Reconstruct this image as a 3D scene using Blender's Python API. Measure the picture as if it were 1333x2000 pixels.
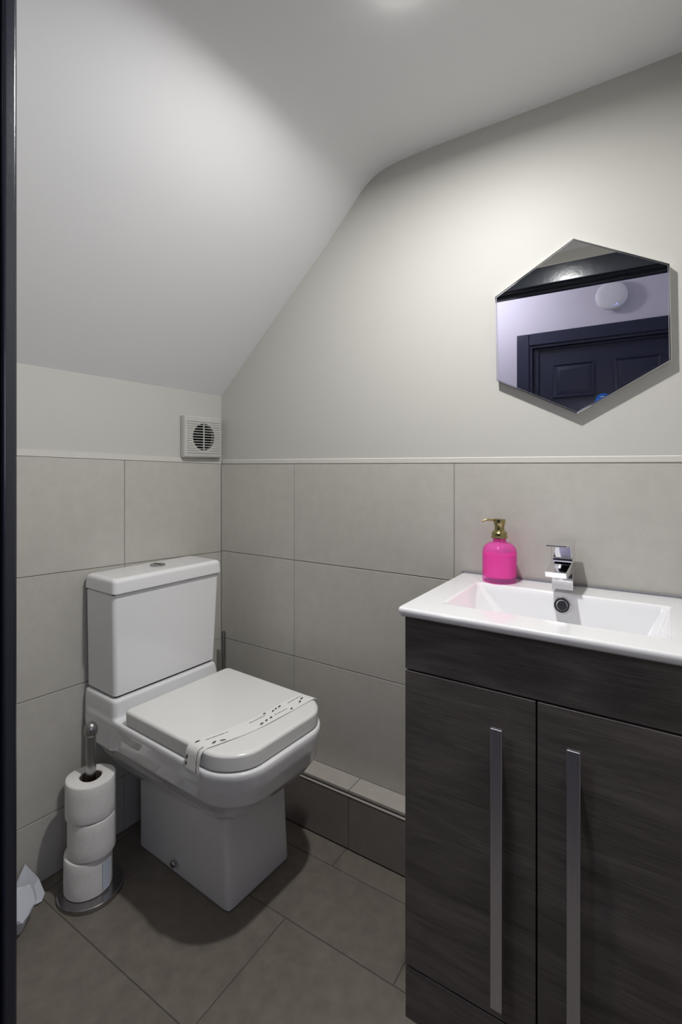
import bpy, bmesh, math, random
from mathutils import Vector, Matrix
random.seed(7)
S = bpy.context.scene
COL = S.collection
for o in list(bpy.data.objects):
    bpy.data.objects.remove(o)

# ------------------------------------------------------------------ camera
cd = bpy.data.cameras.new('camera')
cam = bpy.data.objects.new('camera', cd)
COL.objects.link(cam)
CAM = Vector((1.42, -1.35, 1.139))
cam.location = CAM
cam.rotation_euler = (math.radians(90), 0, math.radians(33))
cd.sensor_fit = 'VERTICAL'
cd.sensor_height = 36
cd.sensor_width = 24
cd.lens = 980 / 2000 * 36
cd.shift_y = -90 / 2000
cd.clip_start = 0.02
S.camera = cam

# ------------------------------------------------------------------ world, exposure
w = bpy.data.worlds.new('world')
S.world = w
w.use_nodes = True
w.node_tree.nodes['Background'].inputs[0].default_value = (0.55, 0.65, 1, 1)
w.node_tree.nodes['Background'].inputs[1].default_value = 0.02
S.view_settings.view_transform = 'Standard'
S.view_settings.look = 'None'
S.view_settings.gamma = 1
S.view_settings.use_curve_mapping = False
S.view_settings.exposure = 0.0
ROOM_POWER = 12.4     # recessed downlight of the toilet room
HALL_POWER = 11.5     # ceiling lamp in the hall
FILL_POWER = 14.0   # cool fill added at the hall end to tint the soffit
LAMP = Vector((1.005, -0.565, 2.052))    # main downlight
LAMP2 = Vector((0.998, -0.496, 2.054))  # weaker one just above the frame of the photograph
HALL_LAMP = Vector((0.30, -1.80, 2.44))


def light(name, kind, loc, power, color, size=0.05, rot=(0, 0, 0), size_y=None, spread=None):
    d = bpy.data.lights.new(name, kind)
    d.energy = power
    d.color = color
    if kind == 'AREA':
        d.shape = 'RECTANGLE' if size_y else 'DISK'
        d.size = size
        if size_y:
            d.size_y = size_y
        if spread:
            d.spread = math.radians(spread)
    else:
        d.shadow_soft_size = size
    o = bpy.data.objects.new(name, d)
    o.location = loc
    o.rotation_euler = rot
    COL.objects.link(o)
    return o


light('downlight_beam', 'AREA', LAMP - Vector((0, 0, 0.006)), ROOM_POWER, (1, 0.992, 0.968), 0.05, spread=174)
light('hall_lamp_glow', 'POINT', HALL_LAMP - Vector((0, 0, 0.07)), HALL_POWER, (0.90, 0.885, 1.0), 0.06)
light('hall_end_fill', 'AREA', (3.36, -1.72, 1.45), FILL_POWER, (0.70, 0.77, 1.0), 0.8,
      (0, math.radians(90), 0), 1.5)  # added cool fill, shines through the doorway onto the soffit

FZ = -0.015          # floor level
CEIL = 2.06
A = math.radians(3.1)
Uw = Vector((-math.sin(A), -math.cos(A), 0))   # along the left wall, from the corner to the door
Nw = Vector((math.cos(A), -math.sin(A), 0))    # out of the left wall, into the room


def W(d, s, z):
    return Nw * d + Uw * s + Vector((0, 0, z))


# ------------------------------------------------------------------ materials
def lin(r, g, b):
    f = lambda c: (c / 255) / 12.92 if c / 255 <= 0.04045 else ((c / 255 + 0.055) / 1.055) ** 2.4
    return (f(r), f(g), f(b), 1)


def mat(name, col, rough=0.5, metal=0.0, noise=0.0, nscale=40, bump=0.0, bscale=200, coat=0.0,
        trans=0.0, emit=0.0, ior=1.45, stretch=(1, 1, 1), rnoise=0.0, objvar=0.0, sss=0.0, aniso=0.0):
    m = bpy.data.materials.new(name)
    m.use_nodes = True
    nt = m.node_tree
    b = nt.nodes['Principled BSDF']
    b.inputs['Base Color'].default_value = col
    b.inputs['Roughness'].default_value = rough
    b.inputs['Metallic'].default_value = metal
    b.inputs['IOR'].default_value = ior
    b.inputs['Coat Weight'].default_value = coat
    b.inputs['Coat Roughness'].default_value = 0.04
    b.inputs['Transmission Weight'].default_value = trans
    if aniso:
        b.inputs['Anisotropic'].default_value = aniso
    if sss:
        b.inputs['Subsurface Weight'].default_value = sss
        b.inputs['Subsurface Radius'].default_value = (0.02, 0.008, 0.012)
    if emit:
        b.inputs['Emission Color'].default_value = col
        b.inputs['Emission Strength'].default_value = emit
    tc = nt.nodes.new('ShaderNodeTexCoord')
    mp = nt.nodes.new('ShaderNodeMapping')
    mp.inputs['Scale'].default_value = stretch
    nt.links.new(tc.outputs['Object'], mp.inputs[0])
    m['b'] = 1
    if noise or objvar:
        n = nt.nodes.new('ShaderNodeTexNoise')
        n.inputs['Scale'].default_value = nscale
        n.inputs['Detail'].default_value = 6
        n.inputs['Roughness'].default_value = 0.65
        nt.links.new(mp.outputs[0], n.inputs['Vector'])
        mr = nt.nodes.new('ShaderNodeMapRange')
        mr.inputs['From Min'].default_value = 0.25
        mr.inputs['From Max'].default_value = 0.75
        mr.inputs['To Min'].default_value = 1 - noise
        mr.inputs['To Max'].default_value = 1 + noise
        nt.links.new(n.outputs[0], mr.inputs[0])
        v = nt.nodes.new('ShaderNodeHueSaturation')
        v.inputs['Color'].default_value = col
        last = mr.outputs[0]
        if objvar:
            oi = nt.nodes.new('ShaderNodeObjectInfo')
            m2 = nt.nodes.new('ShaderNodeMapRange')
            m2.inputs['To Min'].default_value = 1 - objvar
            m2.inputs['To Max'].default_value = 1 + objvar
            nt.links.new(oi.outputs['Random'], m2.inputs[0])
            mu = nt.nodes.new('ShaderNodeMath')
            mu.operation = 'MULTIPLY'
            nt.links.new(last, mu.inputs[0])
            nt.links.new(m2.outputs[0], mu.inputs[1])
            last = mu.outputs[0]
        nt.links.new(last, v.inputs['Value'])
        nt.links.new(v.outputs[0], b.inputs['Base Color'])
        if rnoise:
            m3 = nt.nodes.new('ShaderNodeMapRange')
            m3.inputs['From Min'].default_value = 0.3
            m3.inputs['From Max'].default_value = 0.7
            m3.inputs['To Min'].default_value = rough - rnoise
            m3.inputs['To Max'].default_value = rough + rnoise
            nt.links.new(n.outputs[0], m3.inputs[0])
            nt.links.new(m3.outputs[0], b.inputs['Roughness'])
    if bump:
        n2 = nt.nodes.new('ShaderNodeTexNoise')
        n2.inputs['Scale'].default_value = bscale
        n2.inputs['Detail'].default_value = 3
        nt.links.new(mp.outputs[0], n2.inputs['Vector'])
        bp = nt.nodes.new('ShaderNodeBump')
        bp.inputs['Strength'].default_value = bump
        bp.inputs['Distance'].default_value = 0.001
        nt.links.new(n2.outputs[0], bp.inputs['Height'])
        nt.links.new(bp.outputs[0], b.inputs['Normal'])
    return m


M = {}
M['paint'] = mat('beige_paint', lin(190, 189, 184), 0.55, bump=0.15, bscale=90)
M['ceiling'] = mat('white_ceiling_paint', lin(232, 232, 234), 0.6, bump=0.12, bscale=60)
M['strip_white'] = mat('white_strip', lin(204, 202, 196), 0.4)
M['tile'] = mat('grey_wall_tile', lin(186, 183, 177), 0.38, noise=0.06, nscale=22, bump=0.25, bscale=160, objvar=0.02, rnoise=0.05)
M['grout'] = mat('grout', lin(152, 148, 142), 0.85, bump=0.3, bscale=300)
M['floor_tile'] = mat('floor_tile', lin(117, 110, 102), 0.42, noise=0.20, nscale=26, bump=0.25, bscale=140, objvar=0.03, rnoise=0.06)
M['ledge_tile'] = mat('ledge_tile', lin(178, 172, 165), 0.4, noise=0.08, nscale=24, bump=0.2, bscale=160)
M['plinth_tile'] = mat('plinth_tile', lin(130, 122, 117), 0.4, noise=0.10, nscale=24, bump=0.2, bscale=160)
M['floor_grout'] = mat('floor_grout', lin(92, 86, 78), 0.9)
M['hall_floor'] = mat('hall_floor_tile', lin(58, 56, 60), 0.5, noise=0.15, nscale=20)
M['ceramic'] = mat('white_ceramic', lin(232, 232, 234), 0.12, coat=0.6)
M['seat'] = mat('white_seat_plastic', lin(230, 230, 228), 0.22, coat=0.2)
M['chrome'] = mat('chrome', (0.80, 0.80, 0.83, 1), 0.06, 1.0, bump=0.02, bscale=60)
M['steel'] = mat('brushed_steel', (0.40, 0.39, 0.39, 1), 0.24, 1.0)
M['alu'] = mat('satin_aluminium', (0.62, 0.62, 0.66, 1), 0.34, 1.0, noise=0.05, nscale=150, stretch=(1, 1, 0.05))
M['satin_ring'] = mat('satin_ring', (0.55, 0.54, 0.52, 1), 0.16, 1.0)
M['navy'] = mat('navy_gloss_paint', lin(34, 37, 47), 0.26, bump=0.5, bscale=45, coat=0.3)
M['navy_door'] = mat('navy_satin_paint', lin(44, 47, 68), 0.3, bump=0.2, bscale=60)
M['hall_paint'] = mat('hall_paint', lin(214, 209, 220), 0.6, bump=0.1, bscale=80)
M['mirror'] = mat('mirror_silver', (0.93, 0.94, 0.94, 1), 0.0, 1.0)
M['black'] = mat('black_void', lin(14, 14, 14), 0.7)
M['overflow_mesh'] = mat('overflow_mesh', lin(44, 41, 36), 0.5, noise=0.4, nscale=400)
M['shadow_gap'] = mat('dark_gap_rubber', lin(40, 40, 42), 0.7)
M['fan'] = mat('fan_plastic', lin(188, 188, 184), 0.35, noise=0.03, nscale=60)
M['paper'] = mat('tissue_paper', lin(228, 226, 224), 0.9, noise=0.03, nscale=90, bump=0.6, bscale=220)
M['card'] = mat('cardboard_core', lin(120, 104, 88), 0.9)
M['bag'] = mat('white_paper_bag', lin(205, 208, 218), 0.7, bump=0.5, bscale=60)
M['band'] = mat('paper_band', lin(230, 230, 228), 0.75, bump=0.2, bscale=80)
M['ink'] = mat('grey_ink', lin(84, 84, 86), 0.8)
M['brass'] = mat('antique_brass', (0.42, 0.36, 0.17, 1), 0.2, 1.0, noise=0.1, nscale=60)
M['edge_trim'] = mat('edge_trim', lin(176, 172, 166), 0.45)
M['sealant'] = mat('grey_sealant', lin(126, 126, 132), 0.4)
M['lens'] = mat('lamp_lens', (1, 0.96, 0.9, 1), 0.4, emit=6)
M['lens_dim'] = mat('dim_lamp_lens', (1, 0.97, 0.93, 1), 0.4, emit=130)
M['hall_lens'] = mat('hall_lamp_lens', (0.85, 0.88, 1, 1), 0.4, emit=2)
M['white_plastic'] = mat('white_plastic', lin(226, 224, 228), 0.4)
M['blue_led'] = mat('blue_led', (0.30, 0.32, 1, 1), 0.4, emit=1.2)
M['blue_sign'] = mat('blue_sign', lin(28, 110, 205), 0.35)
M['sign_white'] = mat('sign_white', lin(225, 232, 240), 0.4)
M['soap'] = mat('pink_soap', (0.95, 0.035, 0.56, 1), 0.25)
M['bag_blue'] = mat('bluish_tissue', lin(198, 206, 220), 0.85)

# pink glass: thin tinted pane that lets light through, with a milky pink body and a gloss
mg = mat('pink_glass', (1.0, 0.24, 0.74, 1), 0.04, coat=0.5)
nt = mg.node_tree
tr_ = nt.nodes.new('ShaderNodeBsdfTransparent')
tr_.inputs[0].default_value = (1.0, 0.58, 0.86, 1)
mix = nt.nodes.new('ShaderNodeMixShader')
mix.inputs[0].default_value = 0.24
nt.links.new(tr_.outputs[0], mix.inputs[1])
nt.links.new(nt.nodes['Principled BSDF'].outputs[0], mix.inputs[2])
nt.links.new(mix.outputs[0], nt.nodes['Material Output'].inputs[0])
M['pink_glass'] = mg

# dark wood: stretched noise, horizontal grain
mw = bpy.data.materials.new('dark_wood_laminate')
mw.use_nodes = True
nt = mw.node_tree
b = nt.nodes['Principled BSDF']
b.inputs['Roughness'].default_value = 0.42
tc = nt.nodes.new('ShaderNodeTexCoord')
geo = nt.nodes.new('ShaderNodeNewGeometry')
mp = nt.nodes.new('ShaderNodeMapping')
mp.inputs['Scale'].default_value = (3, 3, 150)
nt.links.new(geo.outputs['Position'], mp.inputs[0])
n1 = nt.nodes.new('ShaderNodeTexNoise')
n1.inputs['Scale'].default_value = 3.5
n1.inputs['Detail'].default_value = 8
n1.inputs['Roughness'].default_value = 0.7
n1.inputs['Distortion'].default_value = 0.4
nt.links.new(mp.outputs[0], n1.inputs['Vector'])
mp2 = nt.nodes.new('ShaderNodeMapping')
mp2.inputs['Scale'].default_value = (1.6, 1.6, 9)
nt.links.new(geo.outputs['Position'], mp2.inputs[0])
n2 = nt.nodes.new('ShaderNodeTexNoise')
n2.inputs['Scale'].default_value = 2.2
n2.inputs['Detail'].default_value = 5
n2.inputs['Distortion'].default_value = 1.2
nt.links.new(mp2.outputs[0], n2.inputs['Vector'])
mx = nt.nodes.new('ShaderNodeMath')
mx.operation = 'MULTIPLY_ADD'
mx.inputs[1].default_value = 0.55
nt.links.new(n1.outputs[0], mx.inputs[0])
mh = nt.nodes.new('ShaderNodeMath')
mh.operation = 'MULTIPLY'
mh.inputs[1].default_value = 0.45
nt.links.new(n2.outputs[0], mh.inputs[0])
nt.links.new(mh.outputs[0], mx.inputs[2])
cr = nt.nodes.new('ShaderNodeValToRGB')
cr.color_ramp.elements[0].position = 0.32
cr.color_ramp.elements[0].color = lin(54, 50, 48)
cr.color_ramp.elements[1].position = 0.66
cr.color_ramp.elements[1].color = lin(112, 106, 103)
e = cr.color_ramp.elements.new(0.48)
e.color = lin(82, 77, 75)
nt.links.new(mx.outputs[0], cr.inputs[0])
nt.links.new(cr.outputs[0], b.inputs['Base Color'])
bp = nt.nodes.new('ShaderNodeBump')
bp.inputs['Strength'].default_value = 0.25
bp.inputs['Distance'].default_value = 0.001
nt.links.new(n1.outputs[0], bp.inputs['Height'])
nt.links.new(bp.outputs[0], b.inputs['Normal'])
M['wood'] = mw


# ------------------------------------------------------------------ helpers
def worldloc(o):
    v = Vector((0, 0, 0))
    while o:
        v += o.location
        o = o.parent
    return v


def obj(name, bm, m, parent=None, smooth=True, angle=35, origin=None):
    """link a bmesh given in world coordinates as one mesh object"""
    bmesh.ops.recalc_face_normals(bm, faces=bm.faces[:])
    me = bpy.data.meshes.new(name)
    if origin is None:
        xs = [v.co.x for v in bm.verts]
        ys = [v.co.y for v in bm.verts]
        zs = [v.co.z for v in bm.verts]
        origin = Vector(((min(xs) + max(xs)) / 2, (min(ys) + max(ys)) / 2, min(zs)))
    for v in bm.verts:
        v.co -= origin
    bm.to_mesh(me)
    bm.free()
    me.materials.append(M[m])
    if smooth:
        for p in me.polygons:
            p.use_smooth = True
        me.set_sharp_from_angle(angle=math.radians(angle))
    o = bpy.data.objects.new(name, me)
    COL.objects.link(o)
    if smooth and name not in ('pan', 'wad', 'strip', 'paper_roll'):
        wnm = o.modifiers.new('weighted_normals', 'WEIGHTED_NORMAL')
        wnm.keep_sharp = True
        wnm.weight = 80
    if parent:
        o.parent = parent
        o.location = origin - worldloc(parent)
    else:
        o.location = origin
    return o


def thing(name, label, cat, loc, group=None):
    o = bpy.data.objects.new(name, None)
    o.empty_display_size = 0.05
    o.location = loc
    o['label'] = label
    o['category'] = cat
    if group:
        o['group'] = group
    COL.objects.link(o)
    return o


def tag(o, label, cat, group=None):
    o['label'] = label
    o['category'] = cat
    if group:
        o['group'] = group
    return o


def struct(name, bm, m, label=None, smooth=False, angle=35):
    o = obj(name, bm, m, None, smooth, angle)
    o['kind'] = 'structure'
    return o


def addbox(bm, lo, hi, bev=0.0, seg=2, fn=None):
    """axis box lo-hi (optionally through a mapping fn), bevelled"""
    vs = []
    for x in (lo[0], hi[0]):
        for y in (lo[1], hi[1]):
            for z in (lo[2], hi[2]):
                p = Vector((x, y, z))
                vs.append(bm.verts.new(fn(*p) if fn else p))
    F = [(0, 1, 3, 2), (4, 6, 7, 5), (0, 4, 5, 1), (2, 3, 7, 6), (0, 2, 6, 4), (1, 5, 7, 3)]
    fs = [bm.faces.new([vs[i] for i in f]) for f in F]
    if bev:
        es = set()
        for f in fs:
            es.update(f.edges)
        bmesh.ops.bevel(bm, geom=list(es), offset=bev, segments=seg, affect='EDGES', profile=0.5)
    return vs


def box(lo, hi, bev=0.0, seg=2, fn=None):
    bm = bmesh.new()
    addbox(bm, lo, hi, bev, seg, fn)
    return bm


def addhexa(bm, pts, bev=0.0, seg=2):
    """8 points: bottom ring 4 then top ring 4"""
    vs = [bm.verts.new(p) for p in pts]
    F = [(0, 1, 2, 3), (4, 5, 6, 7), (0, 1, 5, 4), (1, 2, 6, 5), (2, 3, 7, 6), (3, 0, 4, 7)]
    fs = [bm.faces.new([vs[i] for i in f]) for f in F]
    if bev:
        es = set()
        for f in fs:
            es.update(f.edges)
        bmesh.ops.bevel(bm, geom=list(es), offset=bev, segments=seg, affect='EDGES', profile=0.5)


def loft(bm, rings, cap0=True, cap1=True, closed=True):
    R = [[bm.verts.new(p) for p in r] for r in rings]
    n = len(R[0])
    for a, c in zip(R[:-1], R[1:]):
        for i in range(n if closed else n - 1):
            j = (i + 1) % n
            bm.faces.new([a[i], a[j], c[j], c[i]])
    if cap0:
        bm.faces.new(R[0])
    if cap1:
        bm.faces.new(R[-1])
    return R


def addlathe(bm, prof, c, n=32, ax=None, sx=1.0, sy=1.0, rot=0.0):
    """profile [(r, h)] about vertical axis through c (or along axis ax)"""
    c = Vector(c)
    q = Matrix.Identity(3)
    if ax is not None:
        q = Vector((0, 0, 1)).rotation_difference(Vector(ax)).to_matrix()
    rings = []
    for r, h in prof:
        ring = []
        for i in range(n):
            t = 2 * math.pi * i / n
            x, y = r * math.cos(t) * sx, r * math.sin(t) * sy
            x, y = x * math.cos(rot) - y * math.sin(rot), x * math.sin(rot) + y * math.cos(rot)
            ring.append(c + q @ Vector((x, y, h)))
        rings.append(ring)
    loft(bm, rings, prof[0][0] > 0, prof[-1][0] > 0)


def lathe(prof, c, **k):
    bm = bmesh.new()
    addlathe(bm, prof, c, **k)
    return bm


def tube(bm, pts, rad, n=12):
    pts = [Vector(p) for p in pts]
    rings = []
    up = Vector((0, 0, 1))
    for i, p in enumerate(pts):
        t = (pts[min(i + 1, len(pts) - 1)] - pts[max(i - 1, 0)]).normalized()
        a = up if abs(t.dot(up)) < 0.95 else Vector((1, 0, 0))
        x = t.cross(a).normalized()
        y = t.cross(x).normalized()
        r = rad[i] if isinstance(rad, (list, tuple)) else rad
        rings.append([p + x * r * math.cos(2 * math.pi * k / n) + y * r * math.sin(2 * math.pi * k / n) for k in range(n)])
    loft(bm, rings)


def rrect(x0, x1, y0, y1, r, seg=6):
    """rounded rectangle outline; r single or 4 radii for (x1,y1),(x0,y1),(x0,y0),(x1,y0)"""
    if not isinstance(r, (list, tuple)):
        r = [r] * 4
    out = []
    for (cx, cy, a0, rr) in ((x1 - r[0], y1 - r[0], 0, r[0]), (x0 + r[1], y1 - r[1], 90, r[1]),
                             (x0 + r[2], y0 + r[2], 180, r[2]), (x1 - r[3], y0 + r[3], 270, r[3])):
        for k in range(seg + 1):
            t = math.radians(a0 + 90 * k / seg)
            out.append((cx + rr * math.cos(t), cy + rr * math.sin(t)))
    return out


# ------------------------------------------------------------------ room shell
# back wall (with the mirror): painted face at y=+0.008, tiles stand proud to y=0
back = struct('wall_back', box((-0.12, 0.008, FZ - 0.02), (1.75, 0.12, 2.2)), 'paint')
TX = [-0.0, 0.351, 0.921, 1.491, 1.70]
TZ = [0.16, 0.489, 0.817, 1.146]
G = 0.0014
obj('grout_bed', box((-0.01, 0.002, 0.10), (1.70, 0.008, 1.144)), 'grout', back, False)
for i in range(4):
    for j in range(3):
        obj('tile', box((TX[i] + G, 0.0, TZ[j] + G), (TX[i + 1] - G, 0.0075, TZ[j + 1] - G), 0.0007, 1), 'tile', back, False)
# left wall (behind the cistern), its tile courses fall slightly towards the corner
left = struct('wall_left', box((-0.12, -0.1, FZ - 0.02), (-0.008, 1.12, 2.2), fn=W), 'paint')
obj('grout_bed', box((-0.008, -0.004, FZ - 0.01), (-0.002, 1.12, 1.0), fn=lambda d, s, z: W(d, s, z if z < 0.5 else 1.1445 + 0.028 * s)), 'grout', left, False)
AZ = [lambda s: FZ, lambda s: 0.152 + 0.016 * s, lambda s: 0.484 + 0.025 * s, lambda s: 0.813 + 0.036 * s, lambda s: 1.147 + 0.028 * s]
AS = [0.0, 0.391, 0.961, 1.10]
for i in range(3):
    for j in range(4):
        s0, s1 = AS[i] + G, AS[i + 1] - G
        p = []
        for jj, g in ((j, G), (j + 1, -G)):
            p += [W(0, s0, AZ[jj](s0) + g), W(0, s1, AZ[jj](s1) + g), W(-0.0075, s1, AZ[jj](s1) + g), W(-0.0075, s0, AZ[jj](s0) + g)]
        bm = bmesh.new()
        addhexa(bm, p, 0.0007, 1)
        obj('tile', bm, 'tile', left, False)
# thin strips along the top of the tiles, paler than the wall paint
struct('trim_1', box((0.0, 0.0035, 1.1465), (1.70, 0.009, 1.163), 0.002, 1), 'strip_white')
struct('trim_2', box((-0.009, 0.0, 0), (-0.0035, 1.10, 1), 0.0, fn=lambda d, s, z: W(d, s, 1.1475 + 0.028 * s + 0.017 * z)), 'strip_white')

# ceiling: flat part, coved bend, sloping soffit down to the left wall
PROF = [(-0.05, 1.362), (0.0, 1.411), (0.176, 1.580), (0.30, 1.695), (0.406, 1.793), (0.46, 1.843), (0.51, 1.893), (0.555, 1.938),
        (0.588, 1.972), (0.612, 1.997), (0.634, 2.016), (0.657, 2.031), (0.68, 2.041), (0.712, 2.049), (0.749, 2.054), (0.80, 2.057),
        (0.86, 2.059), (0.95, 2.060), (1.2, 2.061), (1.45, 2.066), (1.75, 2.070)]


def soff(x, s, z):
    k = max(0.0, min(1.0, (2.0 - z) / 0.6))
    return Vector((x, 0.03, z)) + Uw * s + Vector((0, 0, 0.016 * s * k))


bm = bmesh.new()
rows = []
for s in [i * 1.075 / 14 for i in range(15)]:
    rows.append([bm.verts.new(soff(x, s, z)) for x, z in PROF])
for a, c in zip(rows[:-1], rows[1:]):
    for i in range(len(PROF) - 1):
        bm.faces.new([a[i], a[i + 1], c[i + 1], c[i]])
g = bmesh.ops.extrude_face_region(bm, geom=bm.faces[:])
for v in g['geom']:
    if isinstance(v, bmesh.types.BMVert):
        v.co += Vector((-0.03, 0, 0.06))
struct('ceiling', bm, 'ceiling', smooth=True, angle=40)

# right wall, unseen side of the room
struct('wall_right', box((1.56, -1.0, FZ - 0.02), (1.66, 0.02, 2.2)), 'paint')

# floor of the toilet room: grout bed and tiles
fl = struct('floor', box((-0.2, -1.12, FZ - 0.06), (1.7, 0.05, FZ - 0.0018)), 'floor_grout')
FR = [(-0.072, -0.150, [-0.1, 0.010, 0.610, 1.21, 1.56]), (-0.150, -0.352, [-0.1, 0.310, 0.910, 1.56]),
      (-0.352, -0.662, [-0.1, 0.003, 0.603, 1.203, 1.56]), (-0.662, -0.972, [-0.12, 0.030, 0.630, 1.230, 1.56]),
      (-0.972, -1.10, [-0.12, 0.003, 0.603, 1.203, 1.56])]
for y1, y0, xs in FR:
    for x0, x1 in zip(xs[:-1], xs[1:]):
        obj('tile', box((x0 + 0.0012, y0 + 0.0012, FZ - 0.006), (x1 - 0.0012, y1 - 0.0012, FZ), 0.0008, 1), 'floor_tile', fl, False)

# tiled pipe boxing along the foot of the back wall
bx = struct('trim_3', box((-0.0, -0.064, FZ), (0.952, 0.0, 0.154)), 'grout')
BZ = 0.162
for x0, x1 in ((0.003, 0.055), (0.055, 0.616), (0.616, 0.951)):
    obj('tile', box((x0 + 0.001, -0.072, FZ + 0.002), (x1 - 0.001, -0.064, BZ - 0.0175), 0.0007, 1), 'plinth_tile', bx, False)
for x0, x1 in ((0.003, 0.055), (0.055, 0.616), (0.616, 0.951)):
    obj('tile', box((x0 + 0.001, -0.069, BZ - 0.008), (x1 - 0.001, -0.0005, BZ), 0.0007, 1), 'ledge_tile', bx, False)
obj('edge_strip', box((0.003, -0.0735, BZ - 0.0172), (0.951, -0.064, BZ - 0.0150), 0.0004, 1), 'edge_trim', bx, False)

# ------------------------------------------------------------------ doorway wall, lining and architrave
JX0, JX1, JZ = 0.6155, 1.505, 1.927
bm = bmesh.new()
addbox(bm, (-0.20, -1.10, FZ - 0.02), (JX0 - 0.03, -1.0, 2.55))
addbox(bm, (JX1 + 0.03, -1.10, FZ - 0.02), (3.5, -1.0, 2.55))
addbox(bm, (JX0 - 0.03, -1.10, JZ + 0.03), (JX1 + 0.03, -1.0, 2.55))
struct('wall_front', bm, 'paint')
tr = struct('trim_4', box((JX0 - 0.028, -1.102, FZ), (JX0, -1.012, JZ + 0.028), 0.002, 2), 'navy', smooth=True)
obj('lining', box((JX1, -1.102, FZ), (JX1 + 0.028, -1.006, JZ + 0.028), 0.002, 2), 'navy', tr)
obj('lining', box((JX0, -1.102, JZ), (JX1, -1.006, JZ + 0.028), 0.002, 2), 'navy', tr)
obj('bead', box((JX0 - 0.02, -1.010, FZ), (JX0 + 0.0015, -0.9885, JZ), 0.006, 4), 'navy', tr)
for lo, hi in (((JX0 - 0.085, -1.0, FZ), (JX0 - 0.021, -0.985, JZ + 0.081)), ((JX1 + 0.004, -1.0, FZ), (JX1 + 0.05, -0.985, JZ + 0.081)),
               ((JX0 - 0.020, -1.0, JZ + 0.003), (JX1 + 0.003, -0.985, JZ + 0.081))):
    obj('architrave', box(lo, hi, 0.004, 3), 'navy', tr)
obj('door_stop', box((JX0, -1.075, JZ - 0.012), (JX1, -1.045, JZ), 0.002, 2), 'navy', tr)

# ------------------------------------------------------------------ the hall seen in the mirror
HY = -2.30
hw = bmesh.new()
addbox(hw, (-1.2, HY - 0.1, FZ - 0.02), (0.60, HY, 2.55))
addbox(hw, (1.56, HY - 0.1, FZ - 0.02), (3.5, HY, 2.55))
addbox(hw, (0.60, HY - 0.1, 1.995), (1.56, HY, 2.55))
struct('wall_hall', hw, 'hall_paint')
struct('wall_hall_left', box((-1.3, HY - 0.1, FZ - 0.02), (-1.2, -1.0, 2.55)), 'hall_paint')
struct('wall_hall_front', box((-1.2, -1.10, FZ - 0.02), (-0.20, -1.0, 2.55)), 'hall_paint')
bm = bmesh.new()
addbox(bm, (3.38, HY - 0.1, FZ - 0.02), (3.48, -1.0, 0.60))
addbox(bm, (3.38, HY - 0.1, 2.25), (3.48, -1.0, 2.55))
addbox(bm, (3.38, HY - 0.1, 0.60), (3.48, -2.15, 2.25))
addbox(bm, (3.38, -1.29, 0.60), (3.48, -1.0, 2.25))
struct('wall_hall_right', bm, 'hall_paint')
wn = struct('fill_window_1', box((3.41, -2.15, 0.60), (3.45, -2.10, 2.25)), 'white_plastic')  # unseen window frame, added to go with the fill light
obj('frame', box((3.41, -1.34, 0.60), (3.45, -1.29, 2.25)), 'white_plastic', wn, False)
obj('frame', box((3.41, -2.10, 0.60), (3.45, -1.34, 0.65)), 'white_plastic', wn, False)
obj('frame', box((3.41, -2.10, 2.20), (3.45, -1.34, 2.25)), 'white_plastic', wn, False)
struct('ceiling_hall', box((-1.3, HY - 0.1, 2.5), (3.5, -1.0, 2.6)), 'ceiling')
struct('floor_hall', box((-1.3, HY - 0.1, FZ - 0.06), (3.5, -1.105, FZ - 0.001)), 'hall_floor')

# hall door with frame, lining and raised panels
d1 = struct('door_1', box((0.678, HY - 0.085, FZ + 0.006), (1.482, HY - 0.045, 1.938), 0.002, 1), 'navy_door')
for lo, hi in (((0.540, HY, FZ), (0.622, HY + 0.018, 2.049)), ((1.538, HY, FZ), (1.62, HY + 0.018, 2.049)), ((0.6225, HY, 1.967), (1.5375, HY + 0.018, 2.049))):
    obj('architrave', box(lo, hi, 0.005, 3), 'navy_door', d1)
for lo, hi in (((0.602, HY - 0.1, FZ), (0.640, HY + 0.004, 1.985)), ((1.52, HY - 0.1, FZ), (1.558, HY + 0.004, 1.985)), ((0.64, HY - 0.1, 1.95), (1.52, HY + 0.004, 1.985)),
               ((0.640, HY - 0.045, FZ), (0.675, HY - 0.03, 1.95)), ((1.485, HY - 0.045, FZ), (1.52, HY - 0.03, 1.95)), ((0.675, HY - 0.045, 1.935), (1.485, HY - 0.03, 1.95))):
    obj('door_frame', box(lo, hi, 0.003, 2), 'navy_door', d1)
dy = HY - 0.045
for x0, x1 in ((0.765, 1.025), (1.135, 1.395)):
    for z0, z1 in ((1.60, 1.835), (0.92, 1.47), (0.2, 0.78)):
        bm = bmesh.new()
        ring = lambda e, y: [Vector((x0 + e, y, z0 + e)), Vector((x1 - e, y, z0 + e)), Vector((x1 - e, y, z1 - e)), Vector((x0 + e, y, z1 - e))]
        loft(bm, [ring(0, dy - 0.002), ring(0.0, dy + 0.006), ring(0.008, dy + 0.010), ring(0.018, dy + 0.002), ring(0.022, dy + 0.001),
                  ring(0.045, dy + 0.008), ring(0.05, dy + 0.008)], False, True)
        obj('panel', bm, 'navy_door', d1, True, 20)
sg = thing('door_sign', 'round blue safety sign stuck on the navy panelled hall door', 'sign', (1.08, dy + 0.001, 1.50))
obj('disc', lathe([(0.047, 0), (0.047, 0.0015), (0.046, 0.002)], (1.073, dy, 1.566), ax=(0, 1, 0), n=40), 'blue_sign', sg)
bm = bmesh.new()
addbox(bm, (1.055, dy + 0.002, 1.589), (1.091, dy + 0.0028, 1.594))
addbox(bm, (1.044, dy + 0.002, 1.570), (1.102, dy + 0.0028, 1.575))
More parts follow.
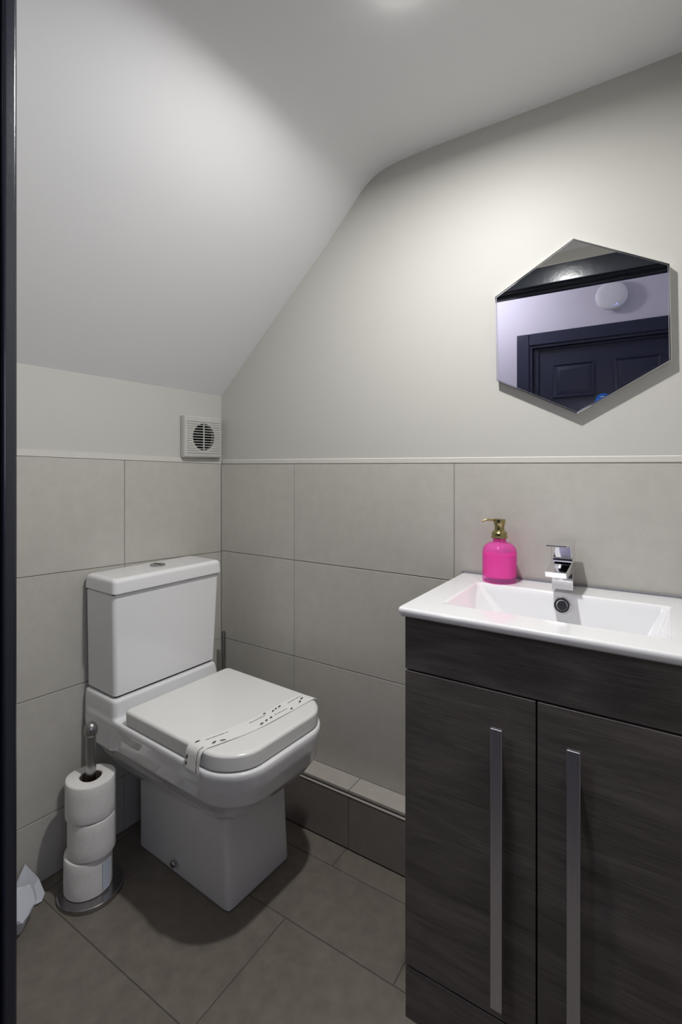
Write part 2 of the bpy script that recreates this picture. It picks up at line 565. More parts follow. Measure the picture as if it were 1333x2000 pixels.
addbox(bm, (1.044, dy + 0.002, 1.550), (1.102, dy + 0.0028, 1.555))
mk = obj('printed_marks', bm, 'sign_white', sg, False)

# white round device above the hall door
wd = thing('wall_access_point', 'white round wireless device with small blue lights above the hall door', 'device', (1.127, HY, 2.22))
obj('base', lathe([(0.055, -0.018), (0.055, -0.006), (0.072, -0.002), (0.078, 0.012)], (1.127, HY + 0.018, 2.215), ax=(0, 1, 0), n=40), 'white_plastic', wd)
obj('cover', lathe([(0.078, 0.012), (0.088, 0.015), (0.0915, 0.022), (0.090, 0.030), (0.082, 0.038), (0.06, 0.042), (0.03, 0.0435), (0.0, 0.044)], (1.127, HY + 0.018, 2.215), ax=(0, 1, 0), n=48), 'white_plastic', wd)
bm = bmesh.new()
for k, (dx, hgt) in enumerate(((-0.012, 0.010), (0.003, 0.014), (0.018, 0.016))):
    yy = HY + 0.0592
    addbox(bm, (1.139 + dx, yy - 0.006, 2.150 + 0.0005 * k), (1.143 + dx, yy, 2.150 + hgt))
    addbox(bm, (1.143 + dx, yy - 0.006, 2.150), (1.148 + dx, yy, 2.1535))
obj('light_marks', bm, 'blue_led', wd, False)

# lamps
for loc, lab, lm, drop in ((LAMP, 'brighter round downlight in the white ceiling, nearer the doorway', 'lens', 0.0),
                           (LAMP2, 'small round downlight in the white ceiling, nearer the back wall', 'lens_dim', 0.006)):
    dl = thing('ceiling_downlight', lab, 'lamp', loc)
    obj('bezel', lathe([(0.027, 0.008), (0.034, 0.008), (0.0335, 0.004), (0.031, 0.002), (0.027, 0.003)], loc, n=40), 'white_plastic', dl)
    obj('lens', lathe([(0.0, 0.001 - drop), (0.015, 0.0015 - drop * 0.8), (0.023, 0.002 - drop * 0.4), (0.0265, 0.004), (0.0, 0.005)], loc, n=32), lm, dl)
hl = thing('hall_ceiling_lamp', 'round dome lamp on the hall ceiling', 'lamp', HALL_LAMP + Vector((0, 0, 0.06)))
obj('base', lathe([(0.10, 0.0), (0.10, -0.02)], HALL_LAMP + Vector((0, 0, 0.06)), n=32), 'white_plastic', hl)
obj('dome', lathe([(0.095, 0.038), (0.085, 0.015), (0.05, 0.0), (0.0, -0.004)], HALL_LAMP, n=32), 'hall_lens', hl)

# ------------------------------------------------------------------ toilet
tp = W(0.3, 0.325, FZ)
to = thing('toilet', 'white ceramic close-coupled toilet with square lid closed, against the tiled wall', 'toilet', tp)


def ringW(out, z):
    return [W(d, s, z) for d, s in out]


def ringL(out, z):
    return [Vector((d, s, z)) for d, s in out]


bm = bmesh.new()
# foot
rings = []
for z, d0, d1, s0, s1 in ((FZ, 0.090, 0.497, 0.165, 0.399), (0.05, 0.091, 0.495, 0.168, 0.399), (0.12, 0.093, 0.494, 0.172, 0.400), (0.20, 0.094, 0.494, 0.177, 0.402), (0.26, 0.094, 0.497, 0.178, 0.405), (0.36, 0.10, 0.50, 0.2, 0.43)):
    rings.append(ringL(rrect(d0, d1, s0, s1, [0.014, 0.014, 0.014, 0.014], 5), z))
loft(bm, rings)
# bowl
rings = []
for z, d0, d1, s0, s1, r in ((0.195, 0.115, 0.505, 0.185, 0.408, 0.05), (0.212, 0.095, 0.524, 0.172, 0.424, 0.06), (0.245, 0.06, 0.560, 0.158, 0.452, 0.075), (0.29, 0.03, 0.600, 0.150, 0.482, 0.09),
                             (0.34, 0.012, 0.630, 0.146, 0.507, 0.10), (0.39, 0.006, 0.643, 0.147, 0.522, 0.105), (0.424, 0.006, 0.648, 0.147, 0.527, 0.105), (0.4365, 0.008, 0.646, 0.149, 0.525, 0.10)):
    o = rrect(d0, d1, s0, s1, [r, 0.03, 0.03, r], 8)
    sm, hwid = (s0 + s1) / 2, (s1 - s0) / 2
    o = [(d + (0.012 * (1 - ((s - sm) / hwid) ** 2) if d > d1 - 0.06 else 0), s) for d, s in o]
    rings.append([Vector((d, s_, z + 0.034 * max(0, d - 0.1) / 0.4 * max(0, 1 - (z - 0.195) / 0.17))) for d, s_ in o])
loft(bm, rings)
# shelf under the cistern
rings = []
for z, d0, d1, s0, s1 in ((0.32, 0.004, 0.13, 0.17, 0.500), (0.345, 0.004, 0.16, 0.158, 0.521), (0.40, 0.004, 0.176, 0.154, 0.525), (0.46, 0.004, 0.174, 0.158, 0.524), (0.483, 0.005, 0.172, 0.164, 0.523), (0.488, 0.008, 0.168, 0.168, 0.520)):
    rings.append(ringL(rrect(d0, d1, s0, s1, 0.016, 4), z))
loft(bm, rings)
bmesh.ops.recalc_face_normals(bm, faces=bm.faces[:])
tmp = bpy.data.meshes.new('tmp')
bm.to_mesh(tmp)
bm.free()
to_ = bpy.data.objects.new('tmp', tmp)
COL.objects.link(to_)
md = to_.modifiers.new('r', 'REMESH')
md.mode = 'VOXEL'
md.voxel_size = 0.0035
ms = to_.modifiers.new('s', 'SMOOTH')
ms.factor = 0.5
ms.iterations = 8
dg = bpy.context.evaluated_depsgraph_get()
me2 = bpy.data.meshes.new_from_object(to_.evaluated_get(dg))
bm = bmesh.new()
bm.from_mesh(me2)
for v in bm.verts:
    v.co = W(v.co.x, v.co.y, v.co.z)
bpy.data.objects.remove(to_)
obj('pan', bm, 'ceramic', to, True, 180)

# cistern
bm = bmesh.new()
rings = []
for z, k in ((0.492, 0.004), (0.495, 0.0), (0.775, 0.0), (0.778, 0.003)):
    t = (z - 0.492) / 0.287
    rings.append(ringW(rrect(0.008 + k, 0.160 - k, 0.164 - 0.019 * t + k, 0.515 + 0.004 * t - k, 0.012, 5), z))
loft(bm, rings)
obj('cistern', bm, 'ceramic', to)
obj('cistern_gap', box((0.014, 0.174, 0.486), (0.152, 0.506, 0.494), fn=W), 'shadow_gap', to, False)
obj('cistern_gap', box((0.014, 0.162, 0.776), (0.155, 0.516, 0.784), fn=W), 'shadow_gap', to, False)
bm = bmesh.new()
rings = []
for z, k, r in ((0.7812, 0.002, 0.012), (0.783, 0.0, 0.014), (0.811, 0.0015, 0.014), (0.8165, 0.003, 0.014), (0.8202, 0.006, 0.014), (0.8225, 0.011, 0.013), (0.8234, 0.018, 0.010)):
    rings.append(ringW(rrect(0.006 + k, 0.170 - k, 0.140 + k, 0.523 - k, r, 5), z))
loft(bm, rings)
obj('cistern_lid', bm, 'ceramic', to)
bc = W(0.080, 0.326, 0.8236)
fb = obj('flush_button', lathe([(0.0235, 0.0), (0.0235, 0.0025), (0.0215, 0.004), (0.020, 0.0035), (0.0195, 0.0035), (0.0, 0.0045)], bc, n=36), 'steel', to)
obj('button_split', box((-0.0007, -0.019, 0.0042), (0.0007, 0.019, 0.0052), fn=lambda x, y, z: bc + Nw * y + Uw * x + Vector((0, 0, z))), 'shadow_gap', fb, False)


# lid outline, rounded D
def lid_out(e, rback=0.014):
    out = []
    s0, s1, d0, d1 = 0.154 + e, 0.519 - e, 0.214 + e, 0.636 - e
    o = rrect(d0, d1, s0, s1, [0.085, rback, rback, 0.085], 10)
    sm, hwid = (s0 + s1) / 2, (s1 - s0) / 2
    for d, s in o:
        k = max(0.0, (d - (d1 - 0.10)) / 0.10)
        out.append((d + 0.014 * k * (1 - ((s - sm) / hwid) ** 2), s))
    return out


bm = bmesh.new()
loft(bm, [ringW(lid_out(e), z) for z, e in ((0.440, 0.0015), (0.4415, 0.0), (0.470, 0.0), (0.4735, 0.0012), (0.4762, 0.0035), (0.4778, 0.007), (0.4782, 0.012))])
obj('seat_lid', bm, 'seat', to)
bm = bmesh.new()
loft(bm, [ringW(lid_out(e), z) for z, e in ((0.432, 0.008), (0.433, 0.005), (0.4385, 0.005), (0.4402, 0.007))])
obj('seat', bm, 'seat', to)
for s in (0.235, 0.435):
    bm = bmesh.new()
    tube(bm, [W(0.203, s - 0.02, 0.450), W(0.203, s + 0.02, 0.450)], 0.0085, 16)
    obj('hinge', bm, 'chrome', to)
cb = W(0.2765, 0.4085, 0.018)
obj('bolt_cap', lathe([(0.0095, -0.004), (0.0095, 0.002), (0.007, 0.0055), (0.0, 0.0065)], cb, n=20, ax=tuple(Uw)), 'steel', to)
bm = bmesh.new()
tube(bm, [W(0.002, 0.30, 0.18), W(0.06, 0.30, 0.18), W(0.12, 0.30, 0.18)], 0.052, 20)
obj('waste_pipe', bm, 'white_plastic', to)

# paper hygiene band across the lid
N_T = 46


def band_pt(t, v, h=0.0):
    """t 0..1 from the left drop to the right edge; v -0.5..0.5 across"""
    Lp = -0.055 + t * (0.055 + 0.372)
    s = 0.5195 - Lp
    dc = 0.520 + 0.06 * max(0, Lp) / 0.372 + 0.012 * math.sin(max(0, Lp) * 12)
    wv = 0.052
    z = 0.4788 + 0.0012 * math.sin(Lp * 38) * math.sin(3 * v + 1) + 0.001
    sink = 0.0
    if Lp < 0.012:
        q = 0.012 - Lp
        ang = min(1.0, q / 0.02) * math.pi / 2
        r = 0.0127
        if q < 0.02:
            s = 0.5195 - 0.012 + r * math.sin(ang) + 0.003 * min(1, q / 0.02)
            z = 0.4798 - r * (1 - math.cos(ang))
        else:
            s = 0.5195 + 0.0045 + (q - 0.02) * 0.16
            z = 0.4798 - r - (q - 0.02)
        dc += -0.012 * q / 0.06 + 0.012 * (q / 0.06) ** 2
    if Lp > 0.35:
        q = Lp - 0.35
        z -= 0.25 * q + 12 * q * q
    p = W(dc + v * wv, s, z)
    return p + Vector((0, 0, h)) + (Uw * h if Lp < 0.0 else Vector((0, 0, 0)))


bd = thing('paper_band', 'printed white paper hygiene strip laid across the toilet lid', 'paper', band_pt(0.55, 0))
bm = bmesh.new()
top = []
bot = []
for i in range(N_T + 1):
    top.append([bm.verts.new(band_pt(i / N_T, v / 8 - 0.5, 0.0004)) for v in range(9)])
    bot.append([bm.verts.new(band_pt(i / N_T, v / 8 - 0.5)) for v in range(9)])
for i in range(N_T):
    for v in range(8):
        bm.faces.new([top[i][v], top[i + 1][v], top[i + 1][v + 1], top[i][v + 1]])
        bm.faces.new([bot[i][v], bot[i + 1][v], bot[i + 1][v + 1], bot[i][v + 1]])
    for v in (0, 8):
        bm.faces.new([top[i][v], top[i + 1][v], bot[i + 1][v], bot[i][v]])
for i in (0, N_T):
    for v in range(8):
        bm.faces.new([top[i][v], top[i][v + 1], bot[i][v + 1], bot[i][v]])
obj('strip', bm, 'band', bd, True, 60)
bm = bmesh.new()


def mark(t0, t1, v0, v1, n=5, wv=0.045, wob=0.0):
    a, c = [], []
    for i in range(n + 1):
        k = i / n
        t = t0 + (t1 - t0) * k
        v = v0 + (v1 - v0) * k
        ww = wv * (0.75 + 0.25 * math.sin(wob * k * 20)) if wob else wv * math.sin(math.pi * (0.12 + 0.76 * k))
        a.append(bm.verts.new(band_pt(t, v - ww, 0.0009)))
        c.append(bm.verts.new(band_pt(t, v + ww, 0.0009)))
    for i in range(n):
        bm.faces.new([a[i], a[i + 1], c[i + 1], c[i]])


for t0, t1, v in ((0.20, 0.335, -0.22), (0.475, 0.60, -0.22), (0.63, 0.745, 0.16), (0.80, 0.93, -0.25), (0.015, 0.15, 0.30)):
    mark(t0, t1, v, v - 0.02, 24, 0.022, 1.0)           # fine lines of script
for t0, t1, v0, v1 in ((0.195, 0.225, 0.30, 0.20), (0.24, 0.27, 0.28, 0.36), (0.15, 0.18, -0.32, -0.38), (0.50, 0.53, 0.30, 0.24), (0.545, 0.57, 0.26, 0.18), (0.585, 0.61, 0.22, 0.16),
                       (0.655, 0.68, -0.20, -0.30), (0.69, 0.71, -0.26, -0.36), (0.72, 0.75, -0.30, -0.36), (0.60, 0.625, -0.38, -0.42), (0.75, 0.775, 0.36, 0.28), (0.85, 0.88, 0.20, 0.08), (0.89, 0.92, 0.0, -0.06),
                       (0.06, 0.085, -0.42, -0.36), (0.03, 0.05, -0.44, -0.40)):
    mark(t0, t1, v0, v1, 4, 0.062)
mk = obj('printed_marks', bm, 'ink', bd, False)
mk['kind'] = 'stuff'

# ------------------------------------------------------------------ toilet brush behind the cistern, on the boxing
BR = Vector((0.060, -0.045, 0.162))
br = thing('toilet_brush', 'steel toilet brush in a holder in the corner beside the cistern', 'toilet brush', BR)
obj('holder', lathe([(0.026, 0.0), (0.0265, 0.002), (0.0265, 0.165), (0.024, 0.168), (0.02, 0.168)], BR, n=28), 'steel', br)
obj('handle', lathe([(0.0085, 0.16), (0.0085, 0.368), (0.007, 0.372), (0.0, 0.373)], BR, n=20), 'steel', br)

# ------------------------------------------------------------------ toilet roll stand
RS = Vector((0.104, -0.575, FZ))
rs = thing('toilet_roll_stand', 'brushed steel toilet roll stand with round base and ball finial', 'toilet roll holder', RS)
obj('base', lathe([(0.079, 0.0), (0.082, 0.001), (0.082, 0.0115), (0.0805, 0.013), (0.0, 0.0132)], RS, n=56), 'steel', rs)
obj('pole', lathe([(0.0130, 0.013), (0.0130, 0.4195), (0.0120, 0.421)], RS, n=24), 'steel', rs)
obj('finial', lathe([(0.0115, 0.4205), (0.0140, 0.4215), (0.0165, 0.426), (0.0175, 0.433), (0.0172, 0.440), (0.0150, 0.447), (0.011, 0.4525), (0.006, 0.4555), (0.0, 0.4565)], RS, n=24), 'steel', rs)


def roll(name, c, label, rot, sx, sy, dome=0.0):
    t = thing(name, label, 'toilet roll', c, 'toilet rolls on the steel stand')
    bm = bmesh.new()
    h = 0.0985
    prof = [(0.0275, 0.002), (0.056, 0.0005), (0.0585, 0.0012), (0.0595, 0.004), (0.0597, 0.03), (0.0597, 0.07), (0.0594, h - 0.004), (0.0585, h - 0.0012), (0.056, h), (0.0285, h - 0.001), (0.0275, h - 0.003)]
    rings = []
    n = 64
    for r, z in prof:
        ring = []
        for i in range(n):
            a = 2 * math.pi * i / n
            rr = r * (1 + (0.006 * math.sin(3 * a + c.z * 40) + 0.004 * math.sin(7 * a + z * 60) if r > 0.04 else 0))
            x, y = rr * math.cos(a) * (sx if r > 0.03 else 1.0 + (sx - 1) * 0.6), rr * math.sin(a) * sy
            zz = z + (0.002 * math.sin(2 * a + 1) if z > h / 2 else 0.0)
            ring.append(c + Vector((x * math.cos(rot) - y * math.sin(rot), x * math.sin(rot) + y * math.cos(rot), zz)))
        rings.append(ring)
    R = loft(bm, rings, False, False)
    for i in range(n):
        j = (i + 1) % n
        bm.faces.new([R[-1][i], R[-1][j], R[0][j], R[0][i]])
    obj('paper_roll', bm, 'paper', t, True, 50)
    bm = bmesh.new()
    addlathe(bm, [(0.0273, 0.003), (0.0273, h - 0.003), (0.0261, h - 0.003), (0.0261, 0.003), (0.0273, 0.003)], c, n=32, sx=1.0 + (sx - 1) * 0.6, sy=sy, rot=rot)
    obj('core', bm, 'card', t)
    return t


Rr = Vector((0.839, 0.545, 0))
z0 = FZ + 0.0137
lx = math.atan2(0.545, 0.839)
roll('toilet_roll', RS + Vector((0, 0, z0 - FZ)) - Rr * 0.0095 + Vector((0.002, 0.001, 0)), 'lowest white toilet roll, resting on the steel base', lx + 0.1, 1.01, 0.97)
roll('toilet_roll', RS + Vector((0, 0, z0 - FZ + 0.101)) + Rr * 0.003, 'middle white toilet roll, between two other rolls', lx - 0.2, 1.02, 0.98)
roll('toilet_roll', RS + Vector((0, 0, z0 - FZ + 0.202)) + Rr * 0.001 + Vector((0.002, -0.003, 0)), 'topmost white toilet roll with its hollow core open on top', lx + 0.15, 1.05, 0.97)
# loose end of the lowest roll
low = [o for o in bpy.data.objects if o.name == 'toilet_roll'][0]
c = low.location
bm = bmesh.new()
rings = []
for k in range(7):
    a = lx - 0.50 + k * 0.065
    rr = 0.0605 + 0.0015 * (k / 6)
    rings.append([c + Vector((rr * math.cos(a), rr * math.sin(a), 0.006)), c + Vector(((rr + 0.001) * math.cos(a), (rr + 0.001) * math.sin(a), 0.086 - 0.004 * (k % 2))),
                  c + Vector(((rr + 0.0016) * math.cos(a), (rr + 0.0016) * math.sin(a), 0.086 - 0.004 * (k % 2))), c + Vector(((rr + 0.0007) * math.cos(a), (rr + 0.0007) * math.sin(a), 0.006))])
loft(bm, rings)
obj('loose_end', bm, 'bag_blue', low)

# crumpled white paper half hidden by the door jamb
bm = bmesh.new()
bmesh.ops.create_icosphere(bm, subdivisions=4, radius=1.0)
cc = Vector((0.052, -0.758, FZ))
rnd = random.Random(5)
dirs = [(Vector((rnd.gauss(0, 1), rnd.gauss(0, 1), rnd.gauss(0, 1))).normalized(), rnd.uniform(0.55, 0.95)) for _ in range(30)]
for v in bm.verts:
    n_ = v.co.normalized()
    r = 1.15
    for d_, off in dirs:
        k = n_.dot(d_)
        if k > 0.05:
            r = min(r, off / k)
    p = Vector((n_.x * 0.072 * r, n_.y * 0.072 * r, 0.055 + n_.z * 0.062 * r))
    v.co = cc + p
    v.co.z = max(v.co.z, FZ)
pb = thing('crumpled_paper', 'crumpled white paper on the floor, half hidden by the navy door jamb', 'paper', cc)
obj('wad', bm, 'bag', pb, True, 12)
bm = bmesh.new()
f0 = Vector((0.004, -0.677, FZ + 0.002))
pts = [Vector((0.0, -0.05, 0.05)), Vector((0.022, -0.045, 0.003)), Vector((0.030, 0.008, 0.001)), Vector((0.014, 0.024, 0.004)), Vector((-0.010, 0.020, 0.036)), Vector((-0.020, -0.010, 0.090))]
vs = [bm.verts.new(f0 + p) for p in pts]
vt = [bm.verts.new(f0 + p + Vector((0.0008, -0.0004, 0.0012))) for p in pts]
ctr = bm.verts.new(f0 + Vector((0.006, -0.012, 0.022)))
ctr2 = bm.verts.new(f0 + Vector((0.0075, -0.012, 0.024)))
for i in range(6):
    j = (i + 1) % 6
    bm.faces.new([vs[i], vs[j], ctr])
    bm.faces.new([vt[i], vt[j], ctr2])
    bm.faces.new([vs[i], vs[j], vt[j], vt[i]])
obj('torn_flap', bm, 'bag', pb, False)

# ------------------------------------------------------------------ extractor fan on the left wall
fc_s, fz0, fz1 = 0.0945, 1.168, 1.318
fan = thing('extractor_fan', 'square pale extractor fan with round slatted grille above the tiles', 'fan', W(-0.008, fc_s, fz0))
fs0, fs1 = 0.011, 0.178
fzm = (fz0 + fz1) / 2
bm = bmesh.new()
# cover plate with a round hole
n = 48
R1, dep = 0.049, 0.018


def plate_out(k, d):
    o = []
    for i in range(n):
        a = 2 * math.pi * (i + 0.5) / n
        ca, sa = math.cos(a), math.sin(a)
        hwid, hh = (fs1 - fs0) / 2 - k, (fz1 - fz0) / 2 - k
        t = min(hwid / max(abs(ca), 1e-6), hh / max(abs(sa), 1e-6))
        x, y = ca * t, sa * t
        o.append(W(d, fc_s + x, fzm + y))
    return o


def circ(r, d):
    return [W(d, fc_s + r * math.cos(2 * math.pi * (i + 0.5) / n), fzm + r * math.sin(2 * math.pi * (i + 0.5) / n)) for i in range(n)]


loft(bm, [plate_out(0.003, -0.0075), plate_out(0.0, -0.004), plate_out(0.0, 0.009), plate_out(0.002, dep - 0.003), plate_out(0.006, dep), circ(R1, dep), circ(R1, dep - 0.02)], False, False)
obj('cover_plate', bm, 'fan', fan, True, 40)
bm = bmesh.new()
loft(bm, [circ(R1 + 0.002, -0.004), circ(R1 + 0.002, -0.006)])
obj('duct_back', bm, 'black', fan, False)
bm = bmesh.new()
for k in range(4):
    a = 0.5 + k * math.pi / 2
    p0 = [(0.006, a - 0.3), (0.045, a - 0.12), (0.045, a + 0.55), (0.006, a + 0.8)]
    addhexa(bm, [W(-0.003 + 0.006 * (i > 1), fc_s + r * math.cos(t), fzm + r * math.sin(t)) for i, (r, t) in enumerate(p0)] + [W(-0.002 + 0.006 * (i > 1), fc_s + r * math.cos(t), fzm + r * math.sin(t)) for i, (r, t) in enumerate(p0)])
obj('impeller', bm, 'shadow_gap', fan, False)
for k in range(10):
    z = fzm - 0.0423 + k * 0.0094
    hwid = math.sqrt(max(0, R1 ** 2 - (z - fzm) ** 2)) + 0.0005
    obj('slat', box((dep - 0.007, fc_s - hwid, z - 0.0012), (dep - 0.0005, fc_s + hwid, z + 0.0012), fn=W), 'fan', fan, False)
obj('rib', box((dep - 0.004, fc_s - 0.0018, fzm - R1), (dep + 0.0002, fc_s + 0.0018, fzm + R1), fn=W), 'fan', fan, False)
for k in range(14):
    z = fzm - 0.056 + k * 0.0086
    q = abs(z - fzm)
    edge = math.sqrt(max(0, (R1 + 0.004) ** 2 - q * q)) if q < R1 + 0.004 else 0
    for s_a, s_b in ((fs0 + 0.012, fc_s - edge), (fc_s + edge, fs1 - 0.012)):
        if s_b - s_a > 0.004:
            obj('ridge', box((dep - 0.001, s_a, z - 0.0012), (dep + 0.002, s_b, z + 0.0014), fn=W), 'fan', fan, False)

# ------------------------------------------------------------------ hexagonal mirror
HX = [(1.229, 1.695), (1.426, 1.590), (1.429, 1.375), (1.237, 1.266), (1.042, 1.365), (1.038, 1.587)]
hc = Vector((sum(p[0] for p in HX) / 6, 0, sum(p[1] for p in HX) / 6))
mr = thing('hexagonal_mirror', 'hexagonal wall mirror with a thin polished silver frame', 'mirror', Vector((hc.x, 0.008, 1.266)))


def hexr(k, y):
    out = []
    for x, z in HX:
        v = Vector((x, 0, z)) - hc
        v = v * (1 - k / (v.length * 0.866))
        out.append(Vector((hc.x + v.x, y, hc.z + v.z)))
    return out


bm = bmesh.new()
loft(bm, [hexr(0.004, 0.0075), hexr(0.0, 0.0075), hexr(0.0, -0.012), hexr(0.001, -0.013), hexr(0.003, -0.013), hexr(0.004, -0.0105), hexr(0.004, 0.0)], False, False)
obj('frame', bm, 'chrome', mr, False)
bm = bmesh.new()
loft(bm, [hexr(0.0038, 0.004), hexr(0.0038, -0.0095)])
obj('mirror_glass', bm, 'mirror', mr, False)

# ------------------------------------------------------------------ vanity unit
VX0, VX1, VY = 0.960, 1.484, -0.395
van = thing('vanity_cabinet', 'dark wood-grain vanity cabinet with two doors under the white basin', 'cabinet', (1.222, -0.2, FZ))
bm = bmesh.new()
addbox(bm, (VX0, VY + 0.019, FZ + 0.0), (VX0 + 0.016, -0.001, 0.826))
addbox(bm, (VX1 - 0.016, VY + 0.019, FZ), (VX1, -0.001, 0.826))
addbox(bm, (VX0 + 0.016, VY + 0.019, 0.09), (VX1 - 0.016, -0.001, 0.105))
addbox(bm, (VX0 + 0.016, -0.016, 0.105), (VX1 - 0.016, -0.001, 0.70))
obj('carcass', bm, 'wood', van, False)
obj('fascia', box((VX0, VY, 0.7155), (VX1, VY + 0.018, 0.826), 0.001, 1), 'wood', van, False)
obj('plinth', box((VX0, VY + 0.001, FZ), (VX1, VY + 0.0185, 0.0915), 0.001, 1), 'wood', van, False)
xm = 1.2222
for x0, x1, hx in ((VX0, xm - 0.0016, 1.1565), (xm + 0.0016, VX1, 1.287)):
    dr = obj('door', box((x0, VY, 0.0965), (x1, VY + 0.018, 0.712), 0.001, 1), 'wood', van, False)
    bm = bmesh.new()
    addbox(bm, (hx - 0.0105, VY - 0.026, 0.136), (hx + 0.0105, VY - 0.018, 0.654), 0.0006, 1)
    addbox(bm, (hx - 0.0045, VY - 0.0185, 0.172), (hx + 0.0045, VY, 0.182))
    addbox(bm, (hx - 0.0045, VY - 0.0185, 0.600), (hx + 0.0045, VY, 0.610))
    obj('handle', bm, 'alu', dr, False)

# basin with sunken rectangular bowl
BX0, BX1, BY0, BY1, BZt = 0.947, 1.497, -0.410, -0.001, 0.845
bas = thing('basin', 'white ceramic inset basin with sunken rectangular bowl on the vanity cabinet', 'basin', (1.222, -0.2, 0.826))
NC = 6


def rr3(x0, x1, y0, y1, r, z):
    return [Vector((x, y, z)) for x, y in rrect(x0, x1, y0, y1, r, NC)]


bm = bmesh.new()
ix0, ix1, iy0, iy1 = 1.020, 1.424, -0.325, -0.098
rings = [rr3(BX0 + 0.022, BX1 - 0.022, BY0 + 0.022, BY1, [0.002, 0.002, 0.006, 0.006], 0.8262),
         rr3(BX0 + 0.005, BX1 - 0.005, BY0 + 0.005, BY1, [0.002, 0.002, 0.010, 0.010], 0.8268),
         rr3(BX0 + 0.001, BX1 - 0.001, BY0 + 0.001, BY1, [0.002, 0.002, 0.012, 0.012], 0.831),
         rr3(BX0, BX1, BY0, BY1, [0.002, 0.002, 0.012, 0.012], 0.837),
         rr3(BX0 + 0.0006, BX1 - 0.0006, BY0 + 0.0006, BY1, [0.002, 0.002, 0.012, 0.012], 0.841),
         rr3(BX0 + 0.0022, BX1 - 0.0022, BY0 + 0.0022, BY1, [0.002, 0.002, 0.011, 0.011], 0.8438),
         rr3(BX0 + 0.005, BX1 - 0.005, BY0 + 0.005, BY1, [0.002, 0.002, 0.010, 0.010], BZt),
         rr3(ix0 - 0.008, ix1 + 0.008, iy0 - 0.008, iy1 + 0.008, 0.016, BZt),
         rr3(ix0 - 0.003, ix1 + 0.003, iy0 - 0.003, iy1 + 0.003, 0.014, BZt - 0.0012),
         rr3(ix0, ix1, iy0, iy1, 0.013, BZt - 0.004),
         rr3(ix0 + 0.010, ix1 - 0.004, iy0 + 0.006, iy1 - 0.004, 0.014, BZt - 0.016),
         rr3(ix0 + 0.052, ix1 - 0.020, iy0 + 0.018, iy1 - 0.016, 0.020, BZt - 0.060),
         rr3(ix0 + 0.066, ix1 - 0.030, iy0 + 0.028, iy1 - 0.026, 0.024, BZt - 0.072),
         rr3(ix0 + 0.090, ix1 - 0.052, iy0 + 0.048, iy1 - 0.046, 0.024, BZt - 0.077)]
loft(bm, rings, False, True)
# underside of the bowl closes the shell
obj('basin_body', bm, 'ceramic', bas, True, 60)
bm = bmesh.new()
loft(bm, [rr3(ix0 + 0.0, ix1, iy0, iy1, 0.02, 0.826), rr3(ix0 + 0.04, ix1 - 0.012, iy0 + 0.008, iy1 - 0.008, 0.02, BZt - 0.066),
          rr3(ix0 + 0.08, ix1 - 0.04, iy0 + 0.04, iy1 - 0.04, 0.02, BZt - 0.085)], False, True)
obj('bowl_underside', bm, 'ceramic', bas)
ovd = Vector((0, -0.962, 0.27)).normalized()
ovc = Vector((1.2185, -0.1065, 0.8185))
ov = obj('overflow_ring', lathe([(0.0105, 0.003), (0.012, 0.0045), (0.0165, 0.0045), (0.0185, 0.002), (0.0185, -0.003)], ovc, ax=tuple(ovd), n=32), 'satin_ring', bas)
obj('overflow_hole', lathe([(0.0, 0.001), (0.011, 0.001), (0.011, -0.002)], ovc, ax=tuple(ovd), n=24), 'overflow_mesh', ov)
obj('waste', lathe([(0.020, 0.0), (0.020, 0.002), (0.016, 0.004), (0.0, 0.0045)], (1.235, -0.21, BZt - 0.0772), n=28), 'chrome', bas)
struct('trim_5', box((0.945, -0.0075, BZt - 0.001), (1.499, -0.0005, BZt + 0.005), 0.002, 2), 'sealant')

# ------------------------------------------------------------------ mixer tap
TC = Vector((1.2130, -0.048, BZt))
tap = thing('basin_tap', 'square chrome mixer tap with flat lever on the basin rim', 'tap', TC)


def T(x, y, z):
    return TC + Vector((x * 1.26, y * 1.12, z * 1.2))


bm = bmesh.new()
h0 = 0.019
addhexa(bm, [T(-h0, -0.021, 0), T(h0, -0.021, 0), T(h0, 0.022, 0), T(-h0, 0.022, 0),
             T(-0.0175, -0.017, 0.062), T(0.0175, -0.017, 0.062), T(0.0175, 0.021, 0.062), T(-0.0175, 0.021, 0.062)], 0.0015, 2)
obj('body', bm, 'chrome', tap)
bm = bmesh.new()
addhexa(bm, [T(-0.018, -0.092, 0.0365), T(0.018, -0.092, 0.0365), T(0.0185, 0.0, 0.036), T(-0.0185, 0.0, 0.036),
             T(-0.018, -0.100, 0.0485), T(0.018, -0.100, 0.0485), T(0.0185, 0.0, 0.060), T(-0.0185, 0.0, 0.060)], 0.002, 2)
obj('spout', bm, 'chrome', tap)
obj('aerator', lathe([(0.0, 0.0385), (0.0125, 0.0385), (0.013, 0.040), (0.013, 0.046)], T(0, -0.076, 0.0), n=24), 'chrome', tap)
bm = bmesh.new()
addhexa(bm, [T(-0.0165, -0.022, 0.064), T(0.0165, -0.022, 0.064), T(0.0175, 0.019, 0.064), T(-0.0175, 0.019, 0.064),
             T(-0.0125, -0.006, 0.090), T(0.0125, -0.006, 0.090), T(0.0175, 0.017, 0.090), T(-0.0175, 0.017, 0.090)], 0.0012, 2)
addhexa(bm, [T(-0.0175, -0.088, 0.0935), T(0.0175, -0.088, 0.0935), T(0.0185, 0.019, 0.088), T(-0.0185, 0.019, 0.088),
             T(-0.0175, -0.088, 0.0965), T(0.0175, -0.088, 0.0965), T(0.0185, 0.018, 0.0965), T(-0.0185, 0.018, 0.0965)], 0.001, 2)
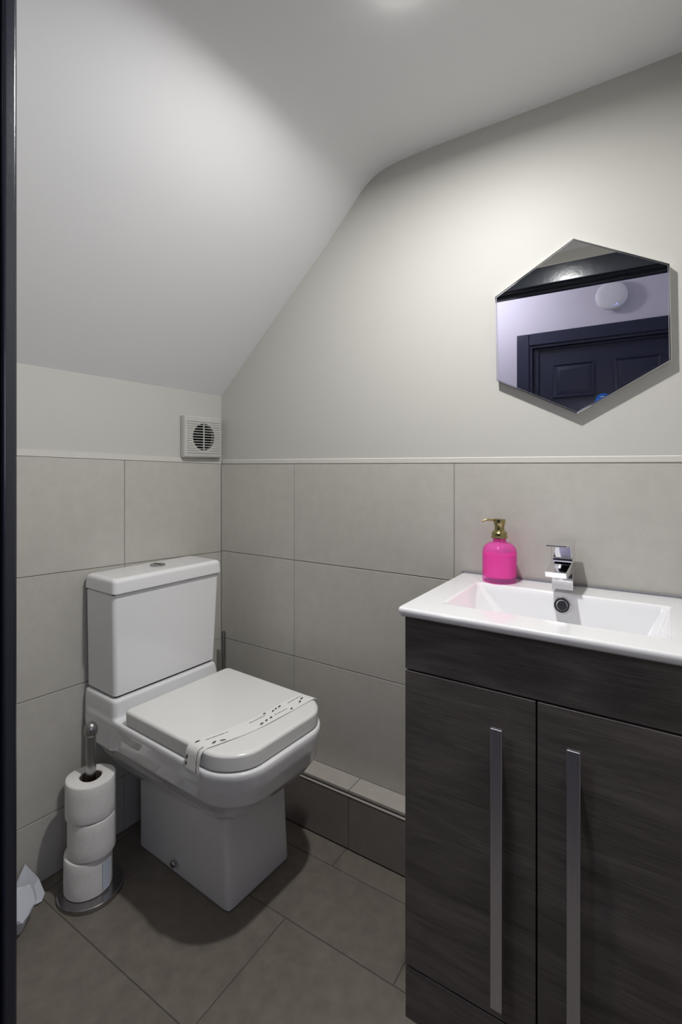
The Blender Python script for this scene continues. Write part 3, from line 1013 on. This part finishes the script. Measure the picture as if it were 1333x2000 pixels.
obj('lever', bm, 'chrome', tap)
bm = bmesh.new()
tube(bm, [T(-0.011, -0.070, 0.094), T(-0.011, -0.070, 0.062)], 0.0006, 6)
obj('pop_up_rod', bm, 'chrome', tap)

# ------------------------------------------------------------------ soap dispenser
SC = Vector((1.0615, -0.054, BZt))
sp = thing('soap_dispenser', 'pink glass soap dispenser with brass pump on the basin corner', 'soap dispenser', SC)
outer = [(0.0, 0.0005), (0.038, 0.0), (0.041, 0.0015), (0.0425, 0.005), (0.0425, 0.074), (0.0405, 0.084), (0.035, 0.092), (0.027, 0.097), (0.0185, 0.0995), (0.0165, 0.102), (0.0165, 0.111)]
inner = [(0.0148, 0.111), (0.0148, 0.102), (0.017, 0.0975), (0.026, 0.0945), (0.0335, 0.090), (0.0385, 0.0825), (0.0403, 0.074), (0.0403, 0.016), (0.037, 0.0125), (0.0, 0.012)]
obj('bottle', lathe(outer + inner, SC, n=56), 'pink_glass', sp)
obj('soap', lathe([(0.0, 0.0123), (0.0368, 0.0128), (0.0401, 0.0162), (0.0401, 0.070), (0.0, 0.0702)], SC, n=48), 'soap', sp)
pm = obj('pump', lathe([(0.0, 0.1105), (0.0205, 0.1105), (0.0205, 0.1135), (0.0190, 0.115), (0.0190, 0.124), (0.0165, 0.1275), (0.0125, 0.130), (0.0120, 0.139), (0.0140, 0.147), (0.0148, 0.152), (0.0146, 0.1585), (0.0, 0.159)], SC, n=36), 'brass', sp)
nd = Vector((-0.90, -0.44, 0)).normalized()
bm = bmesh.new()
tube(bm, [SC + nd * a + Vector((0, 0, h)) for a, h in ((0.008, 0.1555), (0.020, 0.1560), (0.030, 0.1562), (0.037, 0.1545), (0.043, 0.1515))], [0.0034, 0.0032, 0.0030, 0.0028, 0.0026], 14)
obj('nozzle', bm, 'brass', pm)
bm = bmesh.new()
tube(bm, [SC + Vector((0.0, 0.0, 0.108)), SC + Vector((0.002, 0, 0.071))], 0.0028, 10)
obj('dip_tube', bm, 'white_plastic', sp)
